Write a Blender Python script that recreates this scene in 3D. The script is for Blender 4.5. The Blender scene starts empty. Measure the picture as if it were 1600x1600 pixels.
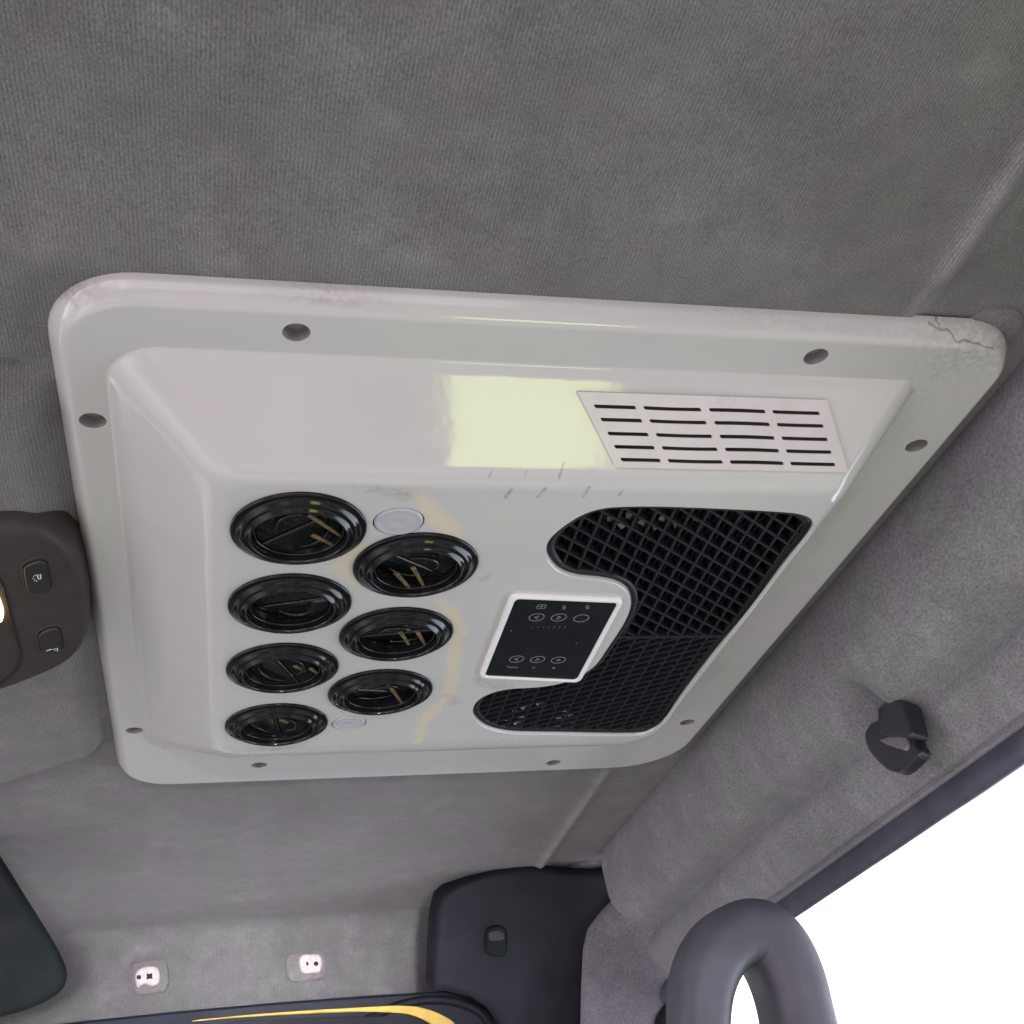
import bpy, bmesh, math, random
import numpy as np
from mathutils import Vector, Matrix, noise
from mathutils.geometry import delaunay_2d_cdt
from mathutils.bvhtree import BVHTree
random.seed(7)
sc = bpy.context.scene
COL = sc.collection

# ------------------------------------------------------------------ camera
RC = np.array([[0.9717489955, -0.2060000279, -0.1151862761],
               [0.0142294798, 0.5382908534, -0.8426389969],
               [0.2355873757, 0.8171945581, 0.5260148693]])
CC = np.array([0.0891291207, -0.4775192648, -0.4489225989])
FF = 1895.17
cam = bpy.data.cameras.new('camera'); camo = bpy.data.objects.new('camera', cam); COL.objects.link(camo)
M = Matrix(((RC[0][0], -RC[1][0], -RC[2][0], CC[0]), (RC[0][1], -RC[1][1], -RC[2][1], CC[1]),
            (RC[0][2], -RC[1][2], -RC[2][2], CC[2]), (0, 0, 0, 1)))
camo.matrix_world = M
cam.sensor_width = 36; cam.lens = 36 * FF / 1600; cam.clip_start = 0.01; cam.clip_end = 100
sc.camera = camo

# ------------------------------------------------------------------ world / light / exposure
w = bpy.data.worlds.new('World'); sc.world = w; w.use_nodes = True
nt = w.node_tree; nt.nodes.clear()
wo = nt.nodes.new('ShaderNodeOutputWorld'); bg = nt.nodes.new('ShaderNodeBackground')
tc = nt.nodes.new('ShaderNodeTexCoord'); sep = nt.nodes.new('ShaderNodeSeparateXYZ')
nt.links.new(tc.outputs['Generated'], sep.inputs[0])
# brightness by height: dim cab floor below, bright glazing round the horizon and sky above
rmp = nt.nodes.new('ShaderNodeValToRGB'); mr = nt.nodes.new('ShaderNodeMapRange')
mr.inputs[1].default_value = -1; mr.inputs[2].default_value = 1
nt.links.new(sep.outputs['Z'], mr.inputs[0]); nt.links.new(mr.outputs[0], rmp.inputs[0])
cr = rmp.color_ramp
cr.elements[0].position = 0.0; cr.elements[0].color = (.52, .51, .51, 1)
cr.elements[1].position = 1.0; cr.elements[1].color = (2.6, 2.65, 2.8, 1)
for ps, c in ((.15, (.60, .585, .59)), (.30, (.80, .78, .79)), (.42, (1.0, .98, 1.0)), (.52, (1.7, 1.7, 1.75))):
    e = cr.elements.new(ps); e.color = (*c, 1)
# tint by front / back
mr2 = nt.nodes.new('ShaderNodeMapRange'); mr2.inputs[1].default_value = -.7; mr2.inputs[2].default_value = .7
nt.links.new(sep.outputs['Y'], mr2.inputs[0])
tint = nt.nodes.new('ShaderNodeMix'); tint.data_type = 'RGBA'
tint.inputs[6].default_value = (1.15, .95, 1.12, 1); tint.inputs[7].default_value = (.95, 1.0, .93, 1)
nt.links.new(mr2.outputs[0], tint.inputs[0])
mul = nt.nodes.new('ShaderNodeMix'); mul.data_type = 'RGBA'; mul.blend_type = 'MULTIPLY'; mul.inputs[0].default_value = 1
nt.links.new(rmp.outputs[0], mul.inputs[6]); nt.links.new(tint.outputs[2], mul.inputs[7])
# soft irregular patches (seats, glass, people below) so gloss has something to reflect
nz = nt.nodes.new('ShaderNodeTexNoise'); nz.inputs['Scale'].default_value = 2.2; nz.inputs['Detail'].default_value = 2
nt.links.new(tc.outputs['Generated'], nz.inputs['Vector'])
mr3 = nt.nodes.new('ShaderNodeMapRange'); mr3.inputs[1].default_value = .41; mr3.inputs[2].default_value = .60
mr3.inputs[3].default_value = .42; mr3.inputs[4].default_value = 1.52
nt.links.new(nz.outputs[0], mr3.inputs[0])
mm = nt.nodes.new('ShaderNodeVectorMath'); mm.operation = 'SCALE'
nt.links.new(mul.outputs[2], mm.inputs[0]); nt.links.new(mr3.outputs[0], mm.inputs['Scale'])
# the dashboard in front and below is nearly black; the left of the cab is a little brighter
fy = nt.nodes.new('ShaderNodeMapRange'); fy.inputs[1].default_value = .15; fy.inputs[2].default_value = .55; nt.links.new(sep.outputs['Y'], fy.inputs[0])
fz_n = nt.nodes.new('ShaderNodeMapRange'); fz_n.inputs[1].default_value = -.15; fz_n.inputs[2].default_value = -.35; nt.links.new(sep.outputs['Z'], fz_n.inputs[0])
fm = nt.nodes.new('ShaderNodeMath'); fm.operation = 'MULTIPLY'; nt.links.new(fy.outputs[0], fm.inputs[0]); nt.links.new(fz_n.outputs[0], fm.inputs[1])
fd = nt.nodes.new('ShaderNodeMapRange'); fd.inputs[3].default_value = 1; fd.inputs[4].default_value = .13; nt.links.new(fm.outputs[0], fd.inputs[0])
fx = nt.nodes.new('ShaderNodeMapRange'); fx.inputs[1].default_value = -.75; fx.inputs[2].default_value = .15; fx.inputs[3].default_value = 2.25; fx.inputs[4].default_value = 1.12; nt.links.new(sep.outputs['X'], fx.inputs[0])
fp = nt.nodes.new('ShaderNodeMath'); fp.operation = 'MULTIPLY'; nt.links.new(fd.outputs[0], fp.inputs[0]); nt.links.new(fx.outputs[0], fp.inputs[1])
m2 = nt.nodes.new('ShaderNodeVectorMath'); m2.operation = 'SCALE'; nt.links.new(mm.outputs[0], m2.inputs[0]); nt.links.new(fp.outputs[0], m2.inputs['Scale'])
nt.links.new(m2.outputs[0], bg.inputs[0]); bg.inputs[1].default_value = .90
nt.links.new(bg.outputs[0], wo.inputs[0])

def area(name, loc, target, sx, sy, power, color, spread=math.pi):
    L = bpy.data.lights.new(name, 'AREA'); L.shape = 'RECTANGLE'; L.size = sx; L.size_y = sy
    L.energy = power; L.color = color; L.spread = spread
    o = bpy.data.objects.new(name, L); COL.objects.link(o); o.location = loc
    o.rotation_euler = (Vector(target) - Vector(loc)).to_track_quat('-Z', 'Y').to_euler()
    return o
# daylight through the side window
area('window_light', (1.5, .55, -.55), (.4, .5, -.15), 1.3, .7, 18, (.80, .85, 1.0))
# added unseen fill from behind, passing under the panel and reaching the front header
area('header_fill_light', (.15, -1.6, -.66), (.12, 1.30, -.11), .5, .12, .95, (1.0, .95, 1.0), math.radians(12))
area('rear_fill_light', (.0, -1.5, -.45), (.2, .4, -.1), 1.3, .4, 3.2, (1.0, .86, .98))  # broad unseen fill added behind, lifts the near ceiling and header
sc.view_settings.view_transform = 'Standard'; sc.view_settings.look = 'None'
sc.view_settings.exposure = 0; sc.view_settings.gamma = 1; sc.view_settings.use_curve_mapping = False
sc.render.engine = 'CYCLES'; sc.cycles.max_bounces = 8; sc.cycles.transparent_max_bounces = 12
sc.cycles.use_denoising = True

# ------------------------------------------------------------------ un-projection helpers (photo pixel -> real plane)
def ray(u, v): return RC.T @ np.array([(u - 800) / FF, (v - 800) / FF, 1.])
def onplane(u, v, P0, n):
    d = ray(u, v); P0 = np.array(P0, float); n = np.array(n, float)
    return Vector(CC + d * (((P0 - CC) @ n) / (d @ n)))
def pz(u, v, z=0.): return onplane(u, v, (0, 0, z), (0, 0, 1))
def py(u, v, y): return onplane(u, v, (0, y, 0), (0, 1, 0))
def px(u, v, x): return onplane(u, v, (x, 0, 0), (1, 0, 0))

# ------------------------------------------------------------------ object helpers
def tag(o, label=None, cat=None, group=None, kind=None):
    if label: o['label'] = label
    if cat: o['category'] = cat
    if group: o['group'] = group
    if kind: o['kind'] = kind
    return o
def empty(name, loc, label, cat, group=None):
    o = bpy.data.objects.new(name, None); COL.objects.link(o); o.location = loc; o.empty_display_size = .02
    return tag(o, label, cat, group)
def mk(name, verts, faces, mat, parent=None, smooth=True, loc=None, edges=()):
    me = bpy.data.meshes.new(name); me.from_pydata([tuple(v) for v in verts], list(edges), [tuple(f) for f in faces]); me.update()
    if smooth: me.shade_smooth()
    for m_ in (mat if isinstance(mat, (list, tuple)) else [mat]): me.materials.append(m_)
    o = bpy.data.objects.new(name, me); COL.objects.link(o)
    if parent is not None: o.parent = parent
    if loc is not None: o.location = loc
    return o
def bm_obj(name, bm, mat, parent=None, smooth=False):
    me = bpy.data.meshes.new(name); bm.normal_update(); bm.to_mesh(me); bm.free(); me.materials.append(mat)
    if smooth: me.shade_smooth()
    o = bpy.data.objects.new(name, me); COL.objects.link(o)
    if parent is not None: o.parent = parent
    return o
class MB:
    def __init__(s): s.v = []; s.f = []; s.sm = []
    def add(s, vs, fs, smooth=True):
        b = len(s.v); s.v += [Vector(p) for p in vs]; s.f += [tuple(i + b for i in f) for f in fs]; s.sm += [smooth] * len(fs)
    def loft(s, rings, closed=True, smooth=True, cap=False, cap0=False):
        n = len(rings[0]); vs = [p for r in rings for p in r]; fs = []
        for i in range(len(rings) - 1):
            for j in range(n if closed else n - 1):
                k = (j + 1) % n
                fs.append((i * n + j, i * n + k, (i + 1) * n + k, (i + 1) * n + j))
        s.add(vs, fs, smooth)
        if cap: s.add(rings[-1], [tuple(range(n))], False)
        if cap0: s.add(rings[0], [tuple(reversed(range(n)))], False)
    def build(s, name, mat, parent=None):
        me = bpy.data.meshes.new(name); me.from_pydata([tuple(v) for v in s.v], [], s.f); me.update()
        me.polygons.foreach_set('use_smooth', s.sm)
        for m_ in (mat if isinstance(mat, (list, tuple)) else [mat]): me.materials.append(m_)
        o = bpy.data.objects.new(name, me); COL.objects.link(o)
        if parent is not None: o.parent = parent
        return o
def rrect(x0, y0, x1, y1, rs, z, nc=10, ns=10):
    """rounded rectangle loop; rs = radii at (x0,y0),(x1,y0),(x1,y1),(x0,y1)"""
    if not isinstance(rs, (list, tuple)): rs = (rs,) * 4
    cs = [(x0 + rs[0], y0 + rs[0], 180), (x1 - rs[1], y0 + rs[1], 270), (x1 - rs[2], y1 - rs[2], 0), (x0 + rs[3], y1 - rs[3], 90)]
    arcs = []
    for (cx, cy, a0), r in zip(cs, rs):
        arcs.append([Vector((cx + r * math.cos(math.radians(a0 + 90 * i / nc)), cy + r * math.sin(math.radians(a0 + 90 * i / nc)), z)) for i in range(nc + 1)])
    out = []
    for k in range(4):
        out += arcs[k]; a = arcs[k][-1]; b = arcs[(k + 1) % 4][0]
        out += [a.lerp(b, i / ns) for i in range(1, ns)]
    return out
def circ(c, r, z, n=48): return [Vector((c[0] + r * math.cos(2 * math.pi * i / n), c[1] + r * math.sin(2 * math.pi * i / n), z)) for i in range(n)]
def smoothloop(P, n=8, closed=True):
    """Catmull-Rom through points"""
    out = []; N = len(P)
    rng = range(N) if closed else range(N - 1)
    for i in rng:
        g = (lambda k: P[k % N]) if closed else (lambda k: P[max(0, min(N - 1, k))])
        p0, p1, p2, p3 = g(i - 1), g(i), g(i + 1), g(i + 2)
        for k in range(n):
            t = k / n
            out.append(0.5 * ((2 * p1) + (-p0 + p2) * t + (2 * p0 - 5 * p1 + 4 * p2 - p3) * t * t + (-p0 + 3 * p1 - 3 * p2 + p3) * t ** 3))
    if not closed: out.append(P[-1].copy())
    return out
def inpoly(pts, poly):
    x = pts[:, 0]; y = pts[:, 1]; c = np.zeros(len(pts), bool); n = len(poly)
    for i in range(n):
        xi, yi = poly[i][0], poly[i][1]; xj, yj = poly[i - 1][0], poly[i - 1][1]
        if yi == yj: continue
        c ^= ((yi > y) != (yj > y)) & (x < (xj - xi) * (y - yi) / (yj - yi) + xi)
    return c
def plate(outer, holes, grid=None, extra=()):
    """flat triangulation (2D) of outer minus holes; returns verts2d, tris"""
    V = []; E = []
    for lp in [outer] + list(holes):
        b = len(V); V += [(p[0], p[1]) for p in lp]; E += [(b + i, b + (i + 1) % len(lp)) for i in range(len(lp))]
    if grid:
        xs = [p[0] for p in outer]; ys = [p[1] for p in outer]
        G = np.array([(x, y) for x in np.arange(min(xs), max(xs), grid) for y in np.arange(min(ys), max(ys), grid)])
        m_ = inpoly(G, outer)
        for h in holes: m_ &= ~inpoly(G, h)
        V += [tuple(g) for g in G[m_]]
    vs, es, fs, a, b_, c_ = delaunay_2d_cdt([Vector(v) for v in V], E, [], 0, 1e-7)
    fs = [f for f in fs if len(f) == 3]
    cen = np.array([[sum(vs[i][0] for i in f) / 3, sum(vs[i][1] for i in f) / 3] for f in fs])
    keep = inpoly(cen, outer)
    for h in holes: keep &= ~inpoly(cen, h)
    return [tuple(v) for v in vs], [f for f, k in zip(fs, keep) if k]
def offset(poly, d):
    """inward offset of a CCW/CW 2D loop (approx by vertex normals)"""
    n = len(poly); A = sum(poly[i - 1][0] * poly[i][1] - poly[i][0] * poly[i - 1][1] for i in range(n)); sgn = 1 if A > 0 else -1
    out = []
    for i in range(n):
        a, b, c = poly[i - 1], poly[i], poly[(i + 1) % n]
        e1 = Vector((b[0] - a[0], b[1] - a[1])).normalized(); e2 = Vector((c[0] - b[0], c[1] - b[1])).normalized()
        t = (e1 + e2)
        t = t.normalized() if t.length > 1e-6 else e1
        nrm = Vector((-t[1], t[0])) * sgn; k = 1 / max(.5, math.sqrt(max(.01, (1 + e1.dot(e2)) / 2)))
        out.append(Vector((b[0] + nrm[0] * d * k, b[1] + nrm[1] * d * k, b[2] if len(b) > 2 else 0)))
    return out
def tube(path, r, n=16, flat=1.0, up=None, sqr=0):
    rings = []
    N = len(path)
    rr = r if callable(r) else (lambda t: r)
    prev = None
    for i, p in enumerate(path):
        t = (path[min(N - 1, i + 1)] - path[max(0, i - 1)]).normalized()
        if prev is None:
            a = (up or Vector((0, 0, 1))); a = (a - t * a.dot(t)).normalized()
        else: a = (prev - t * prev.dot(t)).normalized()
        prev = a; b = t.cross(a); R = rr(i / (N - 1))
        sq_ = lambda t: sqr and (1 + sqr * math.cos(4 * t + math.pi)) or 1
        rings.append([p + a * R * sq_(2 * math.pi * k / n) * flat * math.cos(2 * math.pi * k / n) + b * R * sq_(2 * math.pi * k / n) * math.sin(2 * math.pi * k / n) for k in range(n)])
    return rings
def slab(mb, loop, normal, thick, bev=0.002, steps=4, smooth=True):
    """solid slab: loop (3D planar) is its front face; goes back along -normal; rounded front edge"""
    normal = Vector(normal).normalized()
    t = Matrix.Identity(3)
    ax = Vector((1, 0, 0)) if abs(normal.x) < .9 else Vector((0, 1, 0))
    u = (ax - normal * ax.dot(normal)).normalized(); v = normal.cross(u); o = loop[0].copy()
    L2 = [Vector(((p - o).dot(u), (p - o).dot(v))) for p in loop]
    def back(l2, h): return [o + u * q[0] + v * q[1] - normal * h for q in l2]
    rings = [back(L2, thick)]
    for i in range(steps + 1):
        a = math.pi / 2 * i / steps
        rings.append(back(offset(L2, bev * (1 - math.cos(a))), bev * (1 - math.sin(a))))
    mb.loft(rings, smooth=smooth)
    l2 = offset(L2, bev)
    vs, fs = plate(l2, [])
    mb.add(back(vs, 0), fs, False)

def orient(L, n_):
    a = Vector((0, 0, 0))
    for i in range(len(L)): a += L[i - 1].cross(L[i])
    return L if a.dot(n_) > 0 else list(reversed(L))

# ------------------------------------------------------------------ materials
def newmat(name):
    m_ = bpy.data.materials.new(name); m_.use_nodes = True
    return m_, m_.node_tree, m_.node_tree.nodes['Principled BSDF']
def N(nt, t, **kw):
    n = nt.nodes.new(t)
    for k, v in kw.items(): setattr(n, k, v)
    return n
def noise_n(nt, scale, detail=3, rough=.5, vec=None):
    n = N(nt, 'ShaderNodeTexNoise'); n.inputs['Scale'].default_value = scale; n.inputs['Detail'].default_value = detail; n.inputs['Roughness'].default_value = rough
    if vec is not None: nt.links.new(vec, n.inputs['Vector'])
    return n
def mapr(nt, src, a, b, c, d):
    n = N(nt, 'ShaderNodeMapRange'); nt.links.new(src, n.inputs[0])
    for i, v in enumerate((a, b, c, d)): n.inputs[i + 1].default_value = v
    return n.outputs[0]
def mixc(nt, fac, A, B, mode='MIX'):
    n = N(nt, 'ShaderNodeMix', data_type='RGBA', blend_type=mode)
    for s, i in ((fac, 0), (A, 6), (B, 7)):
        if isinstance(s, (int, float)): n.inputs[i].default_value = s
        elif isinstance(s, tuple): n.inputs[i].default_value = (*s, 1)
        else: nt.links.new(s, n.inputs[i])
    return n.outputs[2]
def math_n(nt, op, a, b=None):
    n = N(nt, 'ShaderNodeMath', operation=op)
    for s, i in ((a, 0), (b, 1)):
        if s is None: continue
        if isinstance(s, (int, float)): n.inputs[i].default_value = s
        else: nt.links.new(s, n.inputs[i])
    return n.outputs[0]
def plastic(name, col, rough=.4, var=.12, nscale=60, bump=.0, spec=.5, coat=0, bscale=900):
    m_, nt, p = newmat(name); tc = N(nt, 'ShaderNodeTexCoord')
    n = noise_n(nt, nscale, 4, .6, tc.outputs['Object'])
    f = mapr(nt, n.outputs[0], .3, .7, 1 - var, 1 + var)
    sc_ = N(nt, 'ShaderNodeVectorMath', operation='SCALE'); sc_.inputs[0].default_value = col; nt.links.new(f, sc_.inputs['Scale'])
    nt.links.new(sc_.outputs[0], p.inputs['Base Color'])
    n2 = noise_n(nt, nscale * .6, 5, .6, tc.outputs['Object'])
    nt.links.new(mapr(nt, n2.outputs[0], .3, .7, rough * .8, rough * 1.25), p.inputs['Roughness'])
    p.inputs['Specular IOR Level'].default_value = spec; p.inputs['Coat Weight'].default_value = coat; p.inputs['Coat Roughness'].default_value = .1
    if bump:
        n3 = noise_n(nt, bscale, 3, .6, tc.outputs['Object'])
        b = N(nt, 'ShaderNodeBump'); b.inputs['Strength'].default_value = .6; b.inputs['Distance'].default_value = bump
        nt.links.new(n3.outputs[0], b.inputs['Height']); nt.links.new(b.outputs[0], p.inputs['Normal'])
    return m_
def fabric(name, col, rib=True, rib_period=.0020, streak=None, seam_light=False):
    m_, nt, p = newmat(name); tc = N(nt, 'ShaderNodeTexCoord'); P = tc.outputs['Object']
    big = noise_n(nt, 9, 4, .55, P); mid = noise_n(nt, 45, 4, .65, P); fine = noise_n(nt, 900, 2, .7, P)
    tintn = noise_n(nt, 14, 3, .5, P)
    ca = mixc(nt, mapr(nt, tintn.outputs[0], .38, .62, 0, 1), tuple(c * k for c, k in zip(col, (.97, 1.02, .97))), tuple(c * k for c, k in zip(col, (1.05, .98, 1.05))))
    f = math_n(nt, 'MULTIPLY', mapr(nt, big.outputs[0], .3, .7, .88, 1.12), mapr(nt, mid.outputs[0], .3, .7, .90, 1.12))
    mp = N(nt, 'ShaderNodeMapping'); mp.inputs['Scale'].default_value = (1.0, .55, 1.0) if streak is None else streak
    nt.links.new(P, mp.inputs[0])
    sp = noise_n(nt, 1000 if rib else 700, 3, .75, mp.outputs[0])
    wear = noise_n(nt, 17, 5, .62, P)
    f = math_n(nt, 'MULTIPLY', f, mapr(nt, wear.outputs[0], .56, .70, 1.0, 1.22))
    f = math_n(nt, 'MULTIPLY', f, mapr(nt, sp.outputs[0], .28, .72, .60, 1.46))
    h = sp.outputs[0]
    if rib:
        s = N(nt, 'ShaderNodeSeparateXYZ'); nt.links.new(P, s.inputs[0])
        wob = noise_n(nt, 30, 2, .5, P)
        xx = math_n(nt, 'ADD', s.outputs[0], math_n(nt, 'MULTIPLY', math_n(nt, 'SUBTRACT', wob.outputs[0], .5), .002))
        sn = math_n(nt, 'SINE', math_n(nt, 'MULTIPLY', xx, 2 * math.pi / rib_period))
        amp = noise_n(nt, 120, 3, .6, P)
        sn = math_n(nt, 'MULTIPLY', sn, mapr(nt, amp.outputs[0], .35, .65, .25, 1.))
        f = math_n(nt, 'MULTIPLY', f, mapr(nt, sn, -1, 1, .76, 1.16))
        h = math_n(nt, 'ADD', h, math_n(nt, 'MULTIPLY', sn, .35))
    if seam_light:                                                   # light caught by the raised roof crease, painted paler into the cloth
        s2 = N(nt, 'ShaderNodeSeparateXYZ'); nt.links.new(P, s2.inputs[0])
        wb = noise_n(nt, 60, 3, .6, P)
        dx = math_n(nt, 'SUBTRACT', math_n(nt, 'SUBTRACT', s2.outputs[0], .4905), math_n(nt, 'MULTIPLY', s2.outputs[1], .0225))
        dx = math_n(nt, 'ADD', math_n(nt, 'ABSOLUTE', dx), math_n(nt, 'MULTIPLY', math_n(nt, 'SUBTRACT', wb.outputs[0], .5), .006))
        f = math_n(nt, 'MULTIPLY', f, mapr(nt, dx, .0045, .0105, 1.42, 1))
    sc_ = N(nt, 'ShaderNodeVectorMath', operation='SCALE'); nt.links.new(ca, sc_.inputs[0]); nt.links.new(f, sc_.inputs['Scale'])
    nt.links.new(sc_.outputs[0], p.inputs['Base Color']); p.inputs['Roughness'].default_value = .95
    p.inputs['Specular IOR Level'].default_value = .15
    p.inputs['Sheen Weight'].default_value = .15; p.inputs['Sheen Roughness'].default_value = .6
    b = N(nt, 'ShaderNodeBump'); b.inputs['Strength'].default_value = .5; b.inputs['Distance'].default_value = .0006
    nt.links.new(h, b.inputs['Height']); nt.links.new(b.outputs[0], p.inputs['Normal'])
    return m_

def segmask(nt, P, a, b, wd, soft=.5):
    a = Vector(a); b = Vector(b); d = b - a
    s1 = N(nt, 'ShaderNodeVectorMath', operation='SUBTRACT'); nt.links.new(P, s1.inputs[0]); s1.inputs[1].default_value = a
    dt = N(nt, 'ShaderNodeVectorMath', operation='DOT_PRODUCT'); nt.links.new(s1.outputs[0], dt.inputs[0]); dt.inputs[1].default_value = d / max(1e-12, d.length_squared)
    cl = N(nt, 'ShaderNodeClamp'); nt.links.new(dt.outputs['Value'], cl.inputs[0])
    s2 = N(nt, 'ShaderNodeVectorMath', operation='SCALE'); s2.inputs[0].default_value = d; nt.links.new(cl.outputs[0], s2.inputs['Scale'])
    s3 = N(nt, 'ShaderNodeVectorMath', operation='DISTANCE'); nt.links.new(s1.outputs[0], s3.inputs[0]); nt.links.new(s2.outputs[0], s3.inputs[1])
    return mapr(nt, s3.outputs['Value'], wd * soft, wd, 1, 0)

T = .014; PD = .0622                       # flange depth, platform depth below the headliner
SL0 = (0, .041, -T); SLN = (0, -(PD - T), -(.093 - .041))   # the sloping top face
def ps(u, v): return onplane(u, v, SL0, SLN)
def pp(u, v, dz=0.): return pz(u, v, -PD - dz)

# aged white plastic of the air conditioner panel
MW, ntw, pw = newmat('aged white gloss plastic')
tcw = N(ntw, 'ShaderNodeTexCoord'); Pw = tcw.outputs['Object']
n1 = noise_n(ntw, 7, 4, .6, Pw); n2 = noise_n(ntw, 70, 5, .7, Pw)
c = mixc(ntw, mapr(ntw, n1.outputs[0], .35, .65, 0, 1), (.505, .520, .510), (.500, .545, .498))
att = N(ntw, 'ShaderNodeAttribute', attribute_name='reflection_streak')
c = mixc(ntw, att.outputs['Fac'], c, (.68, .61, .40))  # yellowish reflection streaks painted into the platform colour
att2 = N(ntw, 'ShaderNodeAttribute', attribute_name='dirt')
dn = noise_n(ntw, 260, 4, .7, Pw)
c = mixc(ntw, math_n(ntw, 'MULTIPLY', att2.outputs['Fac'], mapr(ntw, dn.outputs[0], .38, .62, .1, .9)), c, (.17, .15, .13))
c = mixc(ntw, mapr(ntw, n2.outputs[0], .66, .82, 0, .25), c, (.25, .23, .21))
wob = noise_n(ntw, 190, 2, .5, Pw)
vs_ = N(ntw, 'ShaderNodeVectorMath', operation='SCALE'); ctr = N(ntw, 'ShaderNodeVectorMath', operation='SUBTRACT')
ntw.links.new(wob.outputs['Color'], ctr.inputs[0]); ctr.inputs[1].default_value = (.5, .5, .5)
ntw.links.new(ctr.outputs[0], vs_.inputs[0]); vs_.inputs['Scale'].default_value = .0030
ad = N(ntw, 'ShaderNodeVectorMath', operation='ADD'); ntw.links.new(Pw, ad.inputs[0]); ntw.links.new(vs_.outputs[0], ad.inputs[1])
scr = []; crk = []
for a, b, wd in (((790, 777), (801, 764), .0016), ((840, 776), (852, 764), .0016), ((911, 776), (921, 762), .0016), ((966, 775), (972, 768), .0014)):
    scr.append((pp(*a), pp(*b), wd))
for a, b, wd in (((768, 735), (763, 750), .0009), ((824, 736), (819, 751), .0009), ((881, 724), (871, 756), .0011)):
    scr.append((ps(*a), ps(*b), wd))
for a, b in (((1452, 507), (1462, 510)), ((1462, 510), (1478, 510)), ((1478, 510), (1488, 519)), ((1488, 519), (1504, 519)), ((1504, 519), (1522, 521)), ((1522, 521), (1545, 528)), ((1458, 501), (1468, 508))):
    crk.append((pz(*a, -.004), pz(*b, -.004)))
acc = None
for a, b, wd in scr:
    k = segmask(ntw, ad.outputs[0], a, b, wd, .15)
    acc = k if acc is None else math_n(ntw, 'MAXIMUM', acc, k)
fl = N(ntw, 'ShaderNodeVectorMath', operation='MULTIPLY'); ntw.links.new(ad.outputs[0], fl.inputs[0]); fl.inputs[1].default_value = (1, 1, 0)
ca_ = None
for a, b in crk:
    k = segmask(ntw, fl.outputs[0], (a.x, a.y, 0), (b.x, b.y, 0), .00062, .1)
    ca_ = k if ca_ is None else math_n(ntw, 'MAXIMUM', ca_, k)
c = mixc(ntw, math_n(ntw, 'MULTIPLY', ca_, .6), c, (.06, .055, .05))
sbk = noise_n(ntw, 160, 2, .6, Pw)
c = mixc(ntw, math_n(ntw, 'MULTIPLY', acc, mapr(ntw, sbk.outputs[0], .38, .55, .22, .48)), c, (.07, .065, .06))
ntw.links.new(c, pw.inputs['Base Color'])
pw.inputs['Specular IOR Level'].default_value = .55
ntw.links.new(mapr(ntw, n2.outputs[0], .3, .7, .06, .12), pw.inputs['Roughness'])
pw.inputs['Subsurface Weight'].default_value = 0
bp = N(ntw, 'ShaderNodeBump'); bp.inputs['Strength'].default_value = .45; bp.inputs['Distance'].default_value = .0018
nb = noise_n(ntw, 17, 1.5, .5, Pw); nb2 = noise_n(ntw, 75, 2, .6, Pw); ntw.links.new(math_n(ntw, 'ADD', nb.outputs[0], math_n(ntw, 'MULTIPLY', nb2.outputs[0], .10)), bp.inputs['Height']); ntw.links.new(bp.outputs[0], pw.inputs['Normal'])

MWH = plastic('bright white bezel plastic', (.78, .80, .78), .3, .04, 40)
MPLUG = plastic('pale blue white plug plastic', (.42, .44, .46), .25, .05, 80)
MSLOT = plastic('pinkish white vent cover plastic', (.56, .565, .545), .3, .05, 50)
MBK = plastic('glossy black vent plastic', (.006, .0065, .007), .13, .3, 90, spec=.30)
MFLAP = plastic('smoky black flap plastic', (.006, .0085, .008), .15, .4, 60, bump=.0012, spec=.45, bscale=110)
MTAN = plastic('tan reflection plastic', (.125, .09, .045), .45, .6, 300)  # for the strips that imitate tan reflections in the vents
MGR = plastic('dark grille plastic', (.008, .0095, .012), .45, .2, 120, spec=.35)
MCAV = plastic('black cavity', (.006, .006, .009), .7, .3, 60)
MFOAM = plastic('grey crumpled foil', (.19, .19, .195), .4, .4, 300)
MGLASS = plastic('black touch glass', (.010, .011, .014), .22, .15, 30, spec=.35)
MPRN = plastic('grey printed symbols', (.22, .225, .23), .6, .25, 700)
MPRD = plastic('faint grey printed lettering', (.045, .047, .05), .6, .3, 700)
MRECESS = plastic('screw recess plastic', (.21, .205, .20), .6, .2, 90)
MCONS = plastic('dark brown grey console plastic', (.040, .035, .031), .6, .12, 40, spec=.3, bump=.0002, bscale=1500)
MBTN = plastic('black button plastic', (.016, .016, .016), .35, .2, 60)
MICON = plastic('white printed icon', (.65, .65, .62), .6, .1, 60)
MNAVY = plastic('navy black moulded plastic', (.009, .0105, .016), .6, .2, 25, bump=.0003, bscale=900, spec=.25)
MVIS = plastic('black green vinyl', (.008, .012, .013), .7, .2, 30, spec=.15)
MSEAL = plastic('blue grey rubber seal', (.055, .062, .085), .5, .25, 30, bump=.0005, bscale=60)
MHAND = plastic('grey moulded handle plastic', (.060, .064, .078), .45, .18, 22, bump=.0004, bscale=600)
MHOOK = plastic('charcoal hook plastic', (.020, .021, .026), .3, .15, 60)
MYEL = plastic('yellow painted strip', (.58, .40, .07), .45, .15, 40)
MCLIP = plastic('off white clip plastic', (.46, .43, .41), .55, .15, 200)
MHOLE = plastic('black hole', (.006, .005, .005), .8, .1, 60)
FAB = fabric('grey knitted headliner', (.134, .141, .136), seam_light=True)
FAB2 = fabric('brushed grey lining', (.152, .160, .163), rib=False, streak=(1, .5, .6))
FAB3 = fabric('grey cap cloth', (.108, .116, .110), rib=False)
FAB4 = fabric('pale lining cloth', (.155, .150, .155), rib=False)
MLAMP, ntl, pl = newmat('lit warm lamp lens')
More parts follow.
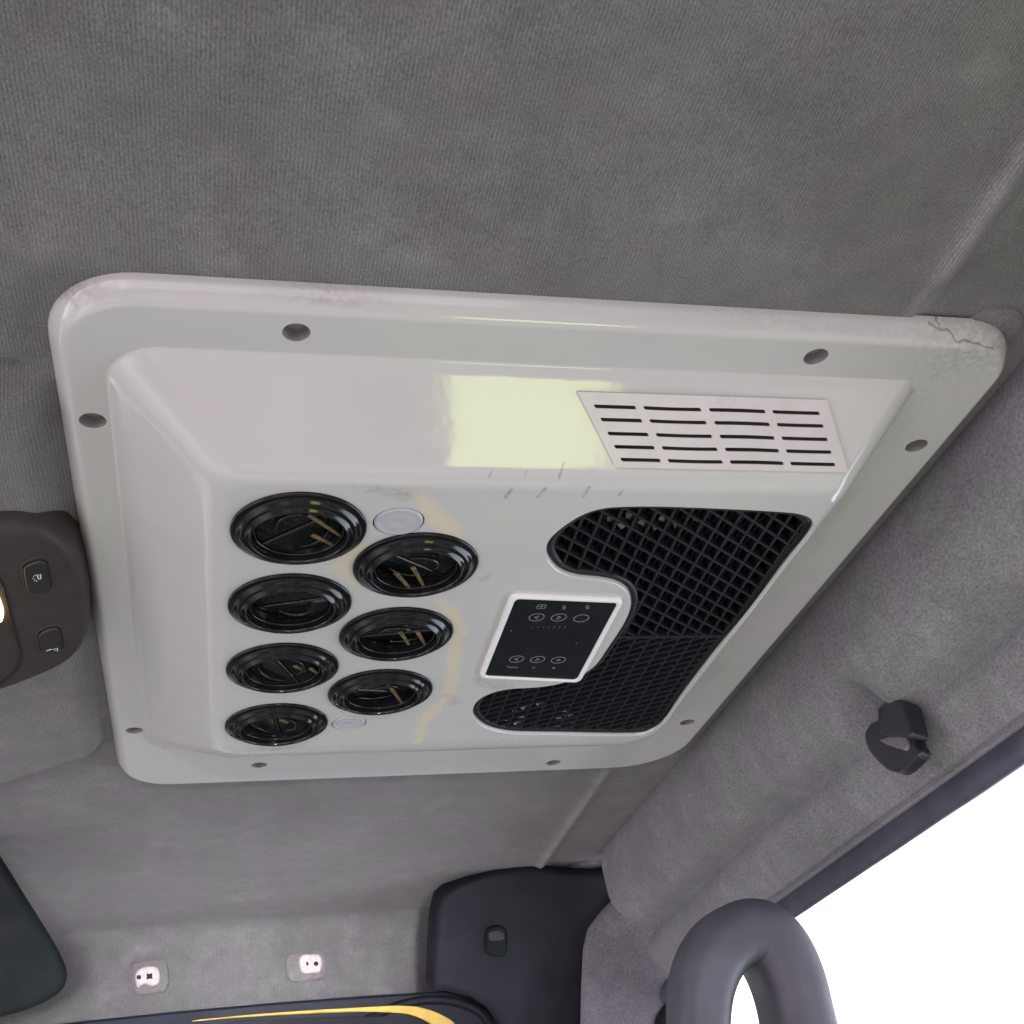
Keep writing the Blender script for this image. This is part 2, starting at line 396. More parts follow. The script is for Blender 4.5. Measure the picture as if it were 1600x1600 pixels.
pl.inputs['Base Color'].default_value = (.9, .6, .3, 1); pl.inputs['Emission Color'].default_value = (1, .62, .28, 1); pl.inputs['Emission Strength'].default_value = 6
MPANE = bpy.data.materials.new('window glass'); MPANE.use_nodes = True
g = MPANE.node_tree; g.nodes.clear()
go = g.nodes.new('ShaderNodeOutputMaterial'); gm = g.nodes.new('ShaderNodeMixShader'); gt = g.nodes.new('ShaderNodeBsdfTransparent'); gg = g.nodes.new('ShaderNodeBsdfGlossy')
gt.inputs[0].default_value = (.96, .98, .98, 1); gg.inputs['Roughness'].default_value = .02; gm.inputs[0].default_value = .05
g.links.new(gt.outputs[0], gm.inputs[1]); g.links.new(gg.outputs[0], gm.inputs[2]); g.links.new(gm.outputs[0], go.inputs[0])

def sstep(a, b, x):
    t = np.clip((x - a) / (b - a), 0, 1); return t * t * (3 - 2 * t)

# ------------------------------------------------------------------ the headliner: ceiling sheet that turns down at the front
def ceil_z(x, y):
    st = .4875 + .0225 * y                                   # crease line near the side of the roof
    z = .004 * sstep(st - .001, st + .009, x) - .006 * np.exp(-((x - st - .004) / .008) ** 2) * (1 - sstep(-.045, -.012, y) * (1 - sstep(.715, .735, y)))
    # lowered panel on the left, around the overhead console
    y1 = .60 - 1.15 * x * 0 + np.where(x < 0, -x, 0) * .75
    k = 1 - sstep(-.024, .001, x)
    b = sstep(.084, .097, y) * (1 - sstep(y1 - .004, y1 + .006, y))
    z = z - .017 * k * b + .007 * k * np.exp(-((y - .082) / .007) ** 2) - .005 * k * np.exp(-((y - .115) / .014) ** 2)
    # a gentle bow so the cloth is not dead flat
    z = z + .0025 * np.sin(x * 5 + 1) * np.sin(y * 4) * (1 - sstep(-.05, .05, x) * (1 - sstep(.62, .7, x)) * sstep(-.05, .05, y) * (1 - sstep(.75, .85, y)))
    return z
xs = np.concatenate([np.arange(-.95, -.12, .008), np.arange(-.12, .70, .0035)]); ys = np.concatenate([np.arange(-1.1, -.205, .01), np.arange(-.2, 1.262, .004)])
YC = 1.262
prof = [(y, 0.) for y in ys]
for i in range(1, 13):                                       # rounded turn down into the header
    a = math.radians(82) * i / 12; prof.append((YC + .022 * math.sin(a), -.022 * (1 - math.cos(a))))
y0, z0 = prof[-1]
for i in range(1, 50): prof.append((y0 + .0007 * i, z0 - .005 * i))
PY = np.array([p[0] for p in prof]); PZ = np.array([p[1] for p in prof])
X, Yg = np.meshgrid(xs, PY, indexing='ij'); Zg = ceil_z(X, Yg) * (1 - sstep(1.15, 1.25, Yg)) + PZ[None, :]
# padded relief around the two visor clips on the header
bul = .008 * sstep(-.028, -.045, PZ)[None, :] * sstep(-.16, -.145, PZ)[None, :]
Yg = Yg + bul * (sstep(-.05, .0, X) * (1 - sstep(.33, .36, X)))
nx, ny = X.shape
verts = np.stack([X, Yg, Zg], -1).reshape(-1, 3)
faces = [(i * ny + j, i * ny + j + 1, (i + 1) * ny + j + 1, (i + 1) * ny + j) for i in range(nx - 1) for j in range(ny - 1)]
ceiling = mk('ceiling', verts, faces, FAB)
tag(ceiling, kind='structure')
def header_pt(u, v): return onplane(u, v, (0, y0, z0), (0, 1, .14))

# ------------------------------------------------------------------ AIR CONDITIONER PANEL
AC = empty('air_conditioner_panel', (0, 0, 0), 'off-white glossy rooftop air conditioner panel with seven round black vents screwed to the grey headliner', 'air conditioner')
W_, H_ = .5695, .703
def out_ring(ins, z):
    rs = [max(.004, r - ins) for r in (.048, .040, .075, .050)]
    return rrect(ins, ins, W_ - ins * .75, H_ - ins * .75, rs, z)
mb = MB()
rim = [(0, .002), (.0002, -.002), (.0010, -.0045), (.0044, -.0095), (.0064, -.0120), (.0080, -.0133), (.0096, -.0139), (.0110, -T)]
mb.loft([out_ring(a, z) for a, z in rim])
F_out = out_ring(.0110, -T)
F_in = rrect(.0285, .041, .512, .612, (.030, .012, .055, .042), -T)
P_out = rrect(.0972, .1004, .4675, .497, (.012, .013, .030, .020), -PD)
# flange plate with eight screw recesses
holes_px = [(463, 520), (1275, 558), (145, 658), (1432, 697), (210, 1142), (405, 1196), (865, 1192), (1074, 1129)]
hc = [pz(u, v, -T) for u, v in holes_px]
hl = [circ(h, .0076, -T, 32) for h in hc]
vs, fs = plate(F_out, [F_in] + hl)
mb.add([(v[0], v[1], -T) for v in vs], fs, False)
for h in hc:
    mb.loft([circ(h, .0076, -T, 32), circ(h, .00745, -T + .0006, 32)])
# sloping faces and rounded edges to the raised middle
prf = [(0, -T), (.012, -T - .0002), (.028, -T - .0010), (.05, -T - .0025)]
prf[-1] = (.05, -T - .0500 * .055); k0 = prf[-1]; k1 = (.75, -T - .05506 * .75)
prf += [(k0[0] + (k1[0] - k0[0]) * i / 10, k0[1] + (k1[1] - k0[1]) * i / 10) for i in range(1, 11)]
prf += [(.75 + .25 * t, -T - .05506 * .75 - (PD - T - .05506 * .75) * (2 * t - t * t)) for t in (.12, .24, .36, .48, .6, .72, .84, .93, 1)]
rings = []
for s, z in prf:
    rings.append([Vector((a.x + (b.x - a.x) * s, a.y + (b.y - a.y) * s, z)) for a, b in zip(F_in, P_out)])
mb.loft(rings)
# platform plate with vent, plug and grille openings
vent_px = [(467.1, 826.3), (649.9, 883), (453.5, 942.8), (619.4, 990.3), (441.9, 1042.9), (594.6, 1080.3), (432.4, 1130.9)]
vc = [pp(u, v) for u, v in vent_px]
gz = [(700, 88), (900, 88), (1200, 100), (1400, 112), (1470, 122), (1508, 138), (1525, 168), (1505, 215), (1400, 345), (1250, 545), (1100, 725), (950, 920), (890, 1010), (830, 1056), (740, 1076), (400, 1072), (220, 1068), (115, 1047), (64, 1012), (48, 980), (60, 938), (110, 900), (200, 875), (330, 866), (430, 850), (510, 820), (580, 770), (630, 700), (690, 610), (722, 545), (728, 495), (710, 452), (660, 422), (590, 407), (490, 396), (420, 370), (378, 325), (363, 275), (382, 228), (440, 175), (520, 125), (600, 98)]
G_out = smoothloop([pp(720 + a / 2.7586, 760 + b / 2.7586) for a, b in gz], 4)
for p_ in G_out: p_.z = -PD
vh = [circ(c_, .0365, -PD, 40) for c_ in vc]
plug_px = [(623, 815), (545, 1130)]; pc = [pp(u, v) for u, v in plug_px]; pr = [.0150, .0135]
ph = [circ(c_, r * 1.04, -PD, 32) for c_, r in zip(pc, pr)]
nb0 = len(mb.v)
vs, fs = plate(P_out, vh + ph + [G_out], grid=.003)
mb.add([(v[0], v[1], -PD) for v in vs], fs, False)
nb1 = len(mb.v)
# rolled lip round the grille opening and plug wells
Gi = offset(G_out, .0012)
mb.loft([[Vector((p_.x, p_.y, -PD)) for p_ in G_out], [Vector((p_.x, p_.y, -PD + .0003)) for p_ in offset(G_out, .0006)], [Vector((p_.x, p_.y, -PD + .0014)) for p_ in Gi], [Vector((p_.x, p_.y, -PD + .012)) for p_ in Gi]])
for c_, r in zip(pc, pr): mb.loft([circ(c_, r * 1.04, -PD, 32), circ(c_, r * 1.04, -PD + .006, 32)])
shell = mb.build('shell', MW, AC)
# vertex masks on the platform: painted yellowish reflections, and dirt
def poly_mask(P2, paths):
    m_ = np.zeros(len(P2))
    for pts in paths:
        pts3 = [(pp(330 + a / 3.556, 740 + b / 3.556), w_) for a, b, w_ in pts]
        for (A, wa), (B, wb) in zip(pts3[:-1], pts3[1:]):
            a = np.array([A.x, A.y]); b = np.array([B.x, B.y]); d = b - a
            t = np.clip(((P2 - a) @ d) / (d @ d), 0, 1); dist = np.linalg.norm(P2 - (a + t[:, None] * d), axis=1); wd = (wa + (wb - wa) * t) * .82
            m_ = np.maximum(m_, 1 - sstep(wd * .65, wd * 1.25, dist))
    return m_
co = np.array([tuple(v) for v in mb.v]); P2 = co[:, :2].copy()
wobx = np.array([noise.noise(Vector((p[0] * 90, p[1] * 60, 0))) for p in P2]); woby = np.array([noise.noise(Vector((p[0] * 90, p[1] * 60, 9))) for p in P2])
P2 += np.stack([wobx, woby], 1) * .004
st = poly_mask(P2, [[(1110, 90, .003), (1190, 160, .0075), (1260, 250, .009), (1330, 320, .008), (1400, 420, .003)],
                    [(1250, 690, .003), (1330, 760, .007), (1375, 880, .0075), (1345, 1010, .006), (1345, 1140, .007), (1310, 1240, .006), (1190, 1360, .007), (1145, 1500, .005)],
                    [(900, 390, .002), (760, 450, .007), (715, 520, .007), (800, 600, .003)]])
st2 = poly_mask(P2, [[(900, 90, .006), (1080, 110, .009)], [(1300, 1230, .004), (1370, 1270, .006)], [(1490, 1150, .009), (1600, 1190, .008)], [(1490, 590, .003), (1540, 560, .003)], [(1610, 1170, .006), (1640, 1180, .006)]])
zm = (np.abs(co[:, 2] + PD) < .004)
rngn = np.array([noise.noise(Vector((p[0] * 25, p[1] * 25, 3))) for p in co])
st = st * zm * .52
# grime along the far rim, the near rim top and the far edge of the platform
d2 = np.maximum(st2 * zm * .35, 0)
far = (1 - sstep(.004, .014, np.abs(co[:, 1] - .497))) * zm * .25
near = (co[:, 2] > -.010) * (co[:, 1] < .02) * np.clip(rngn * 2.2, 0, 1) * .5
rightb = (co[:, 0] > .49) * (co[:, 0] < .52) * .35 * (.4 + np.clip(rngn, -.4, 1))
cornr = np.exp(-(((co[:, 0] - .53) ** 2 + (co[:, 1] - .012) ** 2) / .0012)) * .5
d2 = np.clip(d2 + far + near + rightb + cornr, 0, 1)
for nm, arr in (('reflection_streak', st), ('dirt', d2)):
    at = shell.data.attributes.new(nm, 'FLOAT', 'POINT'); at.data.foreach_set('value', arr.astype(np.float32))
# screw recess floors
for h in hc:
    q = MB(); q.loft([circ((0, 0), .00745, -.0072, 32), circ((0, 0), .0070, -.0045, 32), circ((0, 0), .0066, .0005, 32)]); q.loft([circ((0, 0), .0068, 0, 24), circ((0, 0), .0045, -.0008, 24)], cap=False); q.loft([circ((0, 0), .0045, -.0008, 24), circ((0, 0), .0012, -.0012, 24)], cap=True)
    o = q.build('screw_recess', MRECESS, AC); o.location = (h.x, h.y, -T + .0078)

# round vents
def lathe(mb, prof, n=56, c_=(0, 0), capend=False):
    mb.loft([circ(c_, r, z, n) for r, z in prof], cap=capend)
def make_vent():
    v = MB()
    lathe(v, [(.0402, 0), (.0403, -.0010), (.0399, -.0017), (.0392, -.0020), (.0374, -.0021), (.0366, -.0024), (.0359, -.0030), (.0350, -.0040), (.0341, -.0050), (.0336, -.0053), (.0331, -.0053), (.0328, -.0045)])
    lathe(v, [(.0328, -.0045), (.0320, -.0044), (.0314, -.0047), (.0308, -.0052), (.0299, -.0062), (.0290, -.0072), (.0285, -.0075), (.0280, -.0070), (.0276, -.0045), (.0273, .008), (.027, .020)])
    lathe(v, [(.027, .020), (.002, .020)], capend=True)
    ring = v.build('round_vent', MBK, AC)
    q = MB(); lathe(q, [(.0274, .004), (.0273, -.0018), (.0269, -.0030), (.0262, -.0031), (.0258, -.0022), (.0257, .006)])
    inner = q.build('inner_ring', MBK, ring)
    # two-leaf flap on a pivot bar, with a curved thumb grip
    f = MB()
    for sg in (-1, 1):
        L = [Vector((.0272 * math.cos(a), sg * .0272 * math.sin(a) + sg * .0008, 0)) for a in np.linspace(.03, math.pi - .03, 26)]
        tl = Matrix.Rotation(math.radians(7 * sg), 3, 'X')
        L = [tl @ p_ for p_ in L]; nn_ = tl @ Vector((0, 0, -1))
        slab(f, orient(L, nn_), nn_, .0022, .0008, 2)
    f.loft(tube([Vector((-.0272, 0, .0004)), Vector((-.01, 0, .0004)), Vector((.01, 0, .0004)), Vector((.0272, 0, .0004))], .0013, 8), cap=True, cap0=True)
    arc = [Vector((.0125 * math.cos(a), .0125 * math.sin(a) - .004, -.0012)) for a in np.linspace(math.radians(195), math.radians(350), 14)]
    f.loft(tube(arc, lambda t: .0015 * (.4 + .6 * math.sin(math.pi * t)), 8))
    arc = [Vector((.019 * math.cos(a), .017 * math.sin(a) + .002, -.0004)) for a in np.linspace(math.radians(20), math.radians(120), 12)]
    f.loft(tube(arc, lambda t: .0011 * (.4 + .6 * math.sin(math.pi * t)), 8))
    f.v = [Vector((p_.x * .925, p_.y * .925, p_.z)) for p_ in f.v]
    flap = f.build('flap', MFLAP, ring)
    return ring
def strip_slab(a, b, wa, wb, z, mat, parent):
    d = (Vector(b) - Vector(a)); n_ = Vector((-d.y, d.x, 0)).normalized() if len(b) > 2 else Vector((-d[1], d[0])).normalized()
    P = [Vector((a[0] - n_[0] * wa, a[1] - n_[1] * wa, z)), Vector((b[0] - n_[0] * wb, b[1] - n_[1] * wb, z)), Vector((b[0] + n_[0] * wb, b[1] + n_[1] * wb, z)), Vector((a[0] + n_[0] * wa, a[1] + n_[1] * wa, z))]
    q = MB(); L = []
    for i in range(4):
        for t in (0, .33, .66): L.append(P[i].lerp(P[(i + 1) % 4], t))
    L.reverse()
    slab(q, L, (0, 0, -1), .0012, .0004, 3)
    return q.build('reflection_strip', mat, parent)
v0 = make_vent()
kids0 = list(v0.children)
vlabels = ['round vent at the near left, largest', 'round vent beside the upper blanking plug', 'second round vent of the left column', 'middle round vent of the right column',
           'third round vent of the left column', 'far round vent of the right column', 'farthest round vent of the left column']
ventspec = [(-35, 7, 200, [((438 + 40, 0), 0)]), (40, 9, 20, []), (150, 8, 70, []), (-20, 9, 10, []), (60, 8, 140, []), (30, 10, -40, []), (80, 6, 95, [])]
# tan strips standing in for reflections, in photo pixels of the vent plane
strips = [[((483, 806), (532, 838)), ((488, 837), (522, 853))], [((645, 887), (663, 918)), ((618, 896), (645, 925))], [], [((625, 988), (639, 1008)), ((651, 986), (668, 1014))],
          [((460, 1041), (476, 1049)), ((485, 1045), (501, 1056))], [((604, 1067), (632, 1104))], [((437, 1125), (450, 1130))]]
for i, c_ in enumerate(vc):
    if i == 0: v = v0; ks = kids0
    else:
        v = v0.copy(); COL.objects.link(v); v.parent = AC; ks = []
        for k_ in kids0:
            kk = k_.copy(); COL.objects.link(kk); kk.parent = v; ks.append(kk)
    v.location = (c_.x, c_.y, -PD)
    rz, tilt, ax, _ = ventspec[i]
    v['label'] = vlabels[i]
    for k_ in ks:
        if k_.name.startswith('flap'):
            A = Matrix.Rotation(math.radians(tilt), 4, Vector((math.cos(math.radians(ax)), math.sin(math.radians(ax)), 0)))
            k_.matrix_local = Matrix.Translation((0, 0, .0005)) @ A @ Matrix.Rotation(math.radians(rz), 4, 'Z')
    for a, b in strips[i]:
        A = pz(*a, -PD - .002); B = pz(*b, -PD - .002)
        strip_slab((A.x - c_.x, A.y - c_.y), (B.x - c_.x, B.y - c_.y), .0015, .0009, -.0022, MTAN, v)
# blanking plugs
for (c_, r, lb) in zip(pc, pr, ('blanking plug beside the near left vent', 'blanking plug beside the farthest vent')):
    q = MB(); lathe(q, [(r * .985, .004), (r * .985, .0002), (r * .95, -.0007), (r * .86, -.0010), (r * .80, -.0004), (r * .6, -.0008), (r * .25, -.0012), (r * .2, -.0008), (r * .03, -.0009)], 40, capend=True)
    o = q.build('blanking_plug', MPLUG, AC); o.location = (c_.x, c_.y, -PD); o['label'] = lb

# intake grille
g_ = MB()
o1 = offset(Gi, .0004); i1 = offset(o1, .0050)
ZG = -PD + .0022
g_.loft([[Vector((p_.x, p_.y, ZG + .010)) for p_ in o1], [Vector((p_.x, p_.y, ZG + .0006)) for p_ in o1], [Vector((p_.x, p_.y, ZG)) for p_ in offset(o1, .0008)], [Vector((p_.x, p_.y, ZG + .0003)) for p_ in offset(o1, .0042)], [Vector((p_.x, p_.y, ZG + .0015)) for p_ in i1], [Vector((p_.x, p_.y, ZG + .006)) for p_ in i1]])
grille = g_.build('intake_grille', MGR, AC)
def clip_line(p, d, poly):
    """parameter intervals of line p+t d inside poly"""
    ts = []; n_ = len(poly)
    for i in range(n_):
        a = poly[i - 1]; b = poly[i]; e = (b[0] - a[0], b[1] - a[1]); den = d[0] * e[1] - d[1] * e[0]
        if abs(den) < 1e-12: continue
        w_ = (a[0] - p[0], a[1] - p[1]); t = (w_[0] * e[1] - w_[1] * e[0]) / den; s = (w_[0] * d[1] - w_[1] * d[0]) / den
        if 0 <= s < 1: ts.append(t)
    ts.sort(); return [(ts[i], ts[i + 1]) for i in range(0, len(ts) - 1, 2)]
lat = MB(); poly = offset(o1, .0035)
YS = pz(1060, 1000, -PD).y
def bar(a, b, w_, z0_, z1):
    a = Vector((*a, 0)); b = Vector((*b, 0)); d = (b - a)
    if d.length < .001: return
    n_ = Vector((-d.y, d.x, 0)).normalized() * w_
    P = [a - n_, b - n_, b + n_, a + n_]
    bt = [Vector((q.x, q.y, z0_)) for q in P]; tp = [Vector((q.x, q.y, z1)) for q in P]
    lat.add(bt + tp, [(3, 2, 1, 0), (4, 5, 6, 7), (0, 1, 5, 4), (1, 2, 6, 5), (2, 3, 7, 6), (3, 0, 4, 7)], False)
def halfclip(iv, p, d, ylim, upper):
    out = []
    for t0, t1 in iv:
        ya, yb = p[1] + d[1] * t0, p[1] + d[1] * t1
        if abs(d[1]) < 1e-9:
            if (ya < ylim) == upper: out.append((t0, t1)); continue
        tl = (ylim - p[1]) / d[1]
        lo, hi = t0, t1
        if (d[1] > 0) == upper: hi = min(hi, tl)
        else: lo = max(lo, tl)
        if hi - lo > 1e-4: out.append((lo, hi))
    return out
for i in range(-5, 60):                                        # bars running away from the viewer
    x = .26 + i * .0116
    for t0, t1 in clip_line((x, 0), (.03, 1), poly): bar((x + .03 * t0, t0), (x + .03 * t1, t1), .0009, ZG + .0008, ZG + .0058)
for i in range(-60, 60):                                       # slanting bars, mirrored beyond the cross rib
    p = (.36, YS + i * .0143); d = (.0116, .0089)
    for t0, t1 in halfclip(clip_line(p, d, poly), p, d, YS - .002, True): bar((p[0] + d[0] * t0, p[1] + d[1] * t0), (p[0] + d[0] * t1, p[1] + d[1] * t1), .0010, ZG + .0005, ZG + .0055)
for i in range(-80, 80):
    p = (.36, YS + i * .0110); d = (.0107, -.0062)
    for t0, t1 in halfclip(clip_line(p, d, poly), p, d, YS + .002, False): bar((p[0] + d[0] * t0, p[1] + d[1] * t0), (p[0] + d[0] * t1, p[1] + d[1] * t1), .0010, ZG + .0005, ZG + .0055)
for t0, t1 in clip_line((0, YS), (1, 0), poly): bar((t0, YS), (t1, YS), .0022, ZG + .0003, ZG + .006)
lattice = lat.build('lattice', MGR, grille)
# dark chamber behind with a ribbed coil face
cav = MB(); co_ = offset(G_out, .0014)
vs, fs = plate(co_, [])
cav.add([(v[0], v[1], -PD + .030) for v in vs], fs, False)
cav.loft([[Vector((p_.x, p_.y, -PD + .011)) for p_ in co_], [Vector((p_.x, p_.y, -PD + .030)) for p_ in co_]])
cavo = cav.build('air_chamber', MCAV, grille)
fin = MB()
for i in range(0, 40):
    x = .30 + i * .0048
    for t0, t1 in clip_line((x, 0), (0, 1), offset(co_, .002)):
        b0, b1 = t0, t1
        P = [Vector((x - .0010, b0, 0)), Vector((x + .0010, b0, 0)), Vector((x + .0010, b1, 0)), Vector((x - .0010, b1, 0))]
        bt = [q + Vector((0, 0, -PD + .018)) for q in P]; tp = [q + Vector((0, 0, -PD + .024)) for q in P]
        fin.add(bt + tp, [(3, 2, 1, 0), (4, 5, 6, 7), (0, 1, 5, 4), (1, 2, 6, 5), (2, 3, 7, 6), (3, 0, 4, 7)], False)
fin.build('coil_fins', MGR, grille)
# crumpled grey scraps seen through the lattice
def shard(u, v, su, sv, z=-PD + .0085):
    fz = MB(); c_ = pz(u, v, z); n_ = random.randint(4, 5); P = []
    for k in range(n_):
        a = 2 * math.pi * k / n_ + random.uniform(-.4, .4)
        q = pz(u + su * math.cos(a), v + sv * math.sin(a), z); q.z += random.uniform(-.0015, .0015); P.append(q)
    B = [q + Vector((0, 0, .0012)) for q in P]; n_ = len(P)
    fz.add(P + B, [tuple(range(n_)), tuple(reversed(range(n_, 2 * n_)))] + [(k, k + n_, (k + 1) % n_ + n_, (k + 1) % n_) for k in range(n_)], False)
    fz.build('foil_scrap', MFOAM, grille)
for (a, b, s, t) in ((590, 180, 45, 32), (705, 225, 55, 32), (770, 150, 50, 28), (885, 205, 55, 38), (1010, 250, 50, 26), (1070, 165, 50, 28), (1190, 210, 50, 38), (1370, 170, 48, 28), (470, 655, 42, 12)):
    shard(850 + a / 5.714, 780 + b / 5.714, s / 5.714, t / 5.714)
for (a, b, s, t) in ((350, 820, 42, 14), (475, 790, 32, 14), (450, 855, 42, 14), (430, 745, 30, 10), (520, 720, 45, 12), (660, 688, 48, 12), (868, 745, 42, 10), (828, 815, 42, 12), (925, 790, 28, 14), (915, 848, 40, 12), (790, 878, 38, 10), (575, 878, 22, 10), (790, 705, 18, 8)):
    shard(730 + a / 5.714, 980 + b / 5.714, s / 5.714 * 1.0, t / 5.714 * .75, -PD + .0045)

# slot vent cover on the near slope
cq = [(900, 611), (1290, 624), (1323, 737), (960, 729)]
nS = Vector(SLN).normalized()
def sq(u, v, h=0.):
    a = (cq[0][0] * (1 - u) + cq[1][0] * u, cq[0][1] * (1 - u) + cq[1][1] * u); b = (cq[3][0] * (1 - u) + cq[2][0] * u, cq[3][1] * (1 - u) + cq[2][1] * u)
    return ps(a[0] * (1 - v) + b[0] * v, a[1] * (1 - v) + b[1] * v) + nS * h
ou = [Vector((u, v)) for u, v in ((.006, 0), (.25, 0), (.5, 0), (.75, 0), (.994, 0), (1, .02), (1, .33), (1, .66), (1, .98), (.994, 1), (.75, 1), (.5, 1), (.25, 1), (.006, 1), (0, .98), (0, .66), (0, .33), (0, .02))]
slots = []
for r_, v in enumerate((.19, .365, .55, .725, .895)):
    for (u0, u1), sag in zip(((.040, .210), (.240, .475), (.505, .735), (.762, .955)), (0, 1, -1, .3)):
        hgt = .025
        up_ = [Vector((u0 + (u1 - u0) * t, v - hgt + sag * .006 * math.sin(math.pi * t))) for t in np.linspace(.02, .98, 7)]
        dn_ = [Vector((u0 + (u1 - u0) * t, v + hgt + sag * .004 * math.sin(math.pi * t))) for t in np.linspace(.98, .02, 7)]
        slots.append([Vector((u0, v))] + up_ + [Vector((u1, v))] + dn_)
q = MB(); vs, fs = plate(ou, slots)
q.add([sq(v[0], v[1], .0022) for v in vs], fs, False)
q.loft([[sq(p_[0], p_[1], .0022) for p_ in ou], [sq(p_[0], p_[1], -.001) for p_ in ou]], smooth=False)
for s in slots: q.loft([[sq(p_[0], p_[1], .0022) for p_ in s], [sq(p_[0], p_[1], .0006) for p_ in s]], smooth=False)
slotv = q.build('slot_vent', MSLOT, AC); slotv['label'] = 'flat slotted outlet cover with five rows of slits'
q = MB(); bl = [Vector((u, v)) for u, v in ((.02, .1), (.98, .1), (.98, .96), (.02, .96))]
q.add([sq(p_[0], p_[1], .0006) for p_ in bl] + [sq(p_[0], p_[1], -.003) for p_ in bl], [(0, 1, 2, 3), (7, 6, 5, 4), (0, 4, 5, 1), (1, 5, 6, 2), (2, 6, 7, 3), (3, 7, 4, 0)], False)
q.build('slot_backing', MHOLE, slotv)

# touch control panel
kq = [pp(798, 926), pp(976, 933.5), pp(906, 1063), pp(747, 1055.5)]
def kp(u, v, h): 
    a = kq[0].lerp(kq[1], u); b = kq[3].lerp(kq[2], u); p_ = a.lerp(b, v); return Vector((p_.x, p_.y, -PD - h))
def krr(ins, r, h):
    L = rrect(ins * 1.55, ins, 1 - ins * 1.55, 1 - ins, r, 0, 6, 4)
    return [kp(p_.x, p_.y, h) for p_ in L]
q = MB()
q.loft([krr(0, .06, -.001), krr(0, .06, .0016), krr(.004, .06, .0024), krr(.010, .055, .0028), krr(.026, .045, .0028), krr(.031, .04, .0024), krr(.033, .04, .0008)])
cp = q.build('control_panel', MWH, AC); cp['label'] = 'small black touch control panel in a white frame'
q = MB(); L = krr(.0335, .038, .0018); q.add(L, [tuple(range(len(L)))], False); q.loft([L, krr(.0335, .038, .0006)])
q.build('touch_screen', MGLASS, cp)
ZI = .0021
def ipt(u, v): return pz(u, v, -PD - ZI)
def zc(a, b): return (740 + a / 6.4, 910 + b / 6.4)
def band(mb_, pts, wd, closed=False):
    """thin printed stroke through 3D pts, a real 0.15 mm thick ribbon"""
    n_ = len(pts); L, R_ = [], []
    for i in range(n_):
        a = pts[(i - 1) % n_ if closed else max(0, i - 1)]; b = pts[(i + 1) % n_ if closed else min(n_ - 1, i + 1)]
        d = (b - a); d.z = 0; d.normalize(); nn = Vector((-d.y, d.x, 0)) * wd / 2
        L.append(pts[i] + nn); R_.append(pts[i] - nn)
    up_ = Vector((0, 0, .00015)); ring = [L, R_, [p_ + up_ for p_ in R_], [p_ + up_ for p_ in L]]
    rr_ = [[ring[k][i] for k in range(4)] for i in range(n_)]
    if closed: rr_.append(rr_[0])
    mb_.loft(rr_, smooth=False)
RB = .0054
for (a, b, kind) in ((630, 350, '<'), (853, 352, '>'), (1077, 360, 'o'), (430, 768, '<'), (640, 772, '>'), (848, 778, '*')):
    c_ = ipt(*zc(a, b)); q = MB()
    band(q, [c_ + Vector((RB * math.cos(t), RB * math.sin(t), 0)) for t in np.linspace(0, 2 * math.pi, 30, endpoint=False)], .00055, True)
    if kind in '<>':
        s = -1 if kind == '<' else 1
        band(q, [c_ + Vector((-s * .0014, -.0022, 0)), c_ + Vector((s * .0014, 0, 0)), c_ + Vector((-s * .0014, .0022, 0))], .0008)
    if kind == '*':
        for k in range(3):
            t = math.pi * k / 3; v = Vector((math.cos(t), math.sin(t), 0)) * .0019
            band(q, [c_ - v, c_ + v], .0005)
    q.build('button_mark', MPRN, cp)
# fan emblem: four small loops
q = MB(); c_ = ipt(*zc(678, 243))
for k in range(4):
    t = math.pi / 4 + k * math.pi / 2; o_ = c_ + Vector((math.cos(t), math.sin(t), 0)) * .0021
    band(q, [o_ + Vector((.0016 * math.cos(s), .0016 * math.sin(s), 0)) for s in np.linspace(0, 2 * math.pi, 14, endpoint=False)], .0004, True)
q.build('fan_mark', MPRN, cp)
def text(s, u, v, size, mat, parent, rot=5, sx=1.0):
    cu = bpy.data.curves.new('lettering', 'FONT'); cu.body = s; cu.size = size; cu.align_x = 'CENTER'; cu.align_y = 'CENTER'; cu.extrude = .00005
    to = bpy.data.objects.new('lettering_src', cu); COL.objects.link(to)
    dg = bpy.context.evaluated_depsgraph_get(); me = bpy.data.meshes.new_from_object(to.evaluated_get(dg)); COL.objects.unlink(to); bpy.data.objects.remove(to)
    c_ = ipt(u, v)
    # seen from below: text runs +x, its top points to -y (towards the viewer)
    Mx = Matrix.Translation(c_) @ Matrix.Rotation(math.radians(rot), 4, 'Z') @ Matrix.Diagonal((sx, -1, -1, 1))
    me.transform(Mx); me.materials.clear(); me.materials.append(mat)
    o = bpy.data.objects.new('lettering', me); COL.objects.link(o); o.parent = parent; return o
text('ON', *zc(903, 250), .0036, MPRN, cp, 80); text('OFF', *zc(1135, 250), .0036, MPRN, cp, 80)
text('Temp', *zc(388, 848), .0040, MPRN, cp); text('V', *zc(598, 856), .0044, MPRN, cp); text('8', *zc(800, 856), .0044, MPRN, cp)
q = MB()
for k in range(7): 
    a = ipt(*zc(590 + k * 54, 448)); band(q, [a + Vector((0, -.0010 - .0002 * k, 0)), a + Vector((0, .0010 + .0002 * k, 0))], .0009)
q.build('level_bars', MPRD, cp)
for (a, b) in ((375, 485), (1028, 612)):
    q = MB(); c_ = ipt(*zc(a, b)); L = circ(c_, .0005, c_.z, 10); q.add(L, [tuple(range(10))], False); q.loft([L, circ(c_, .0005, c_.z + .0002, 10)]); q.build('indicator_dot', MPRN, cp)

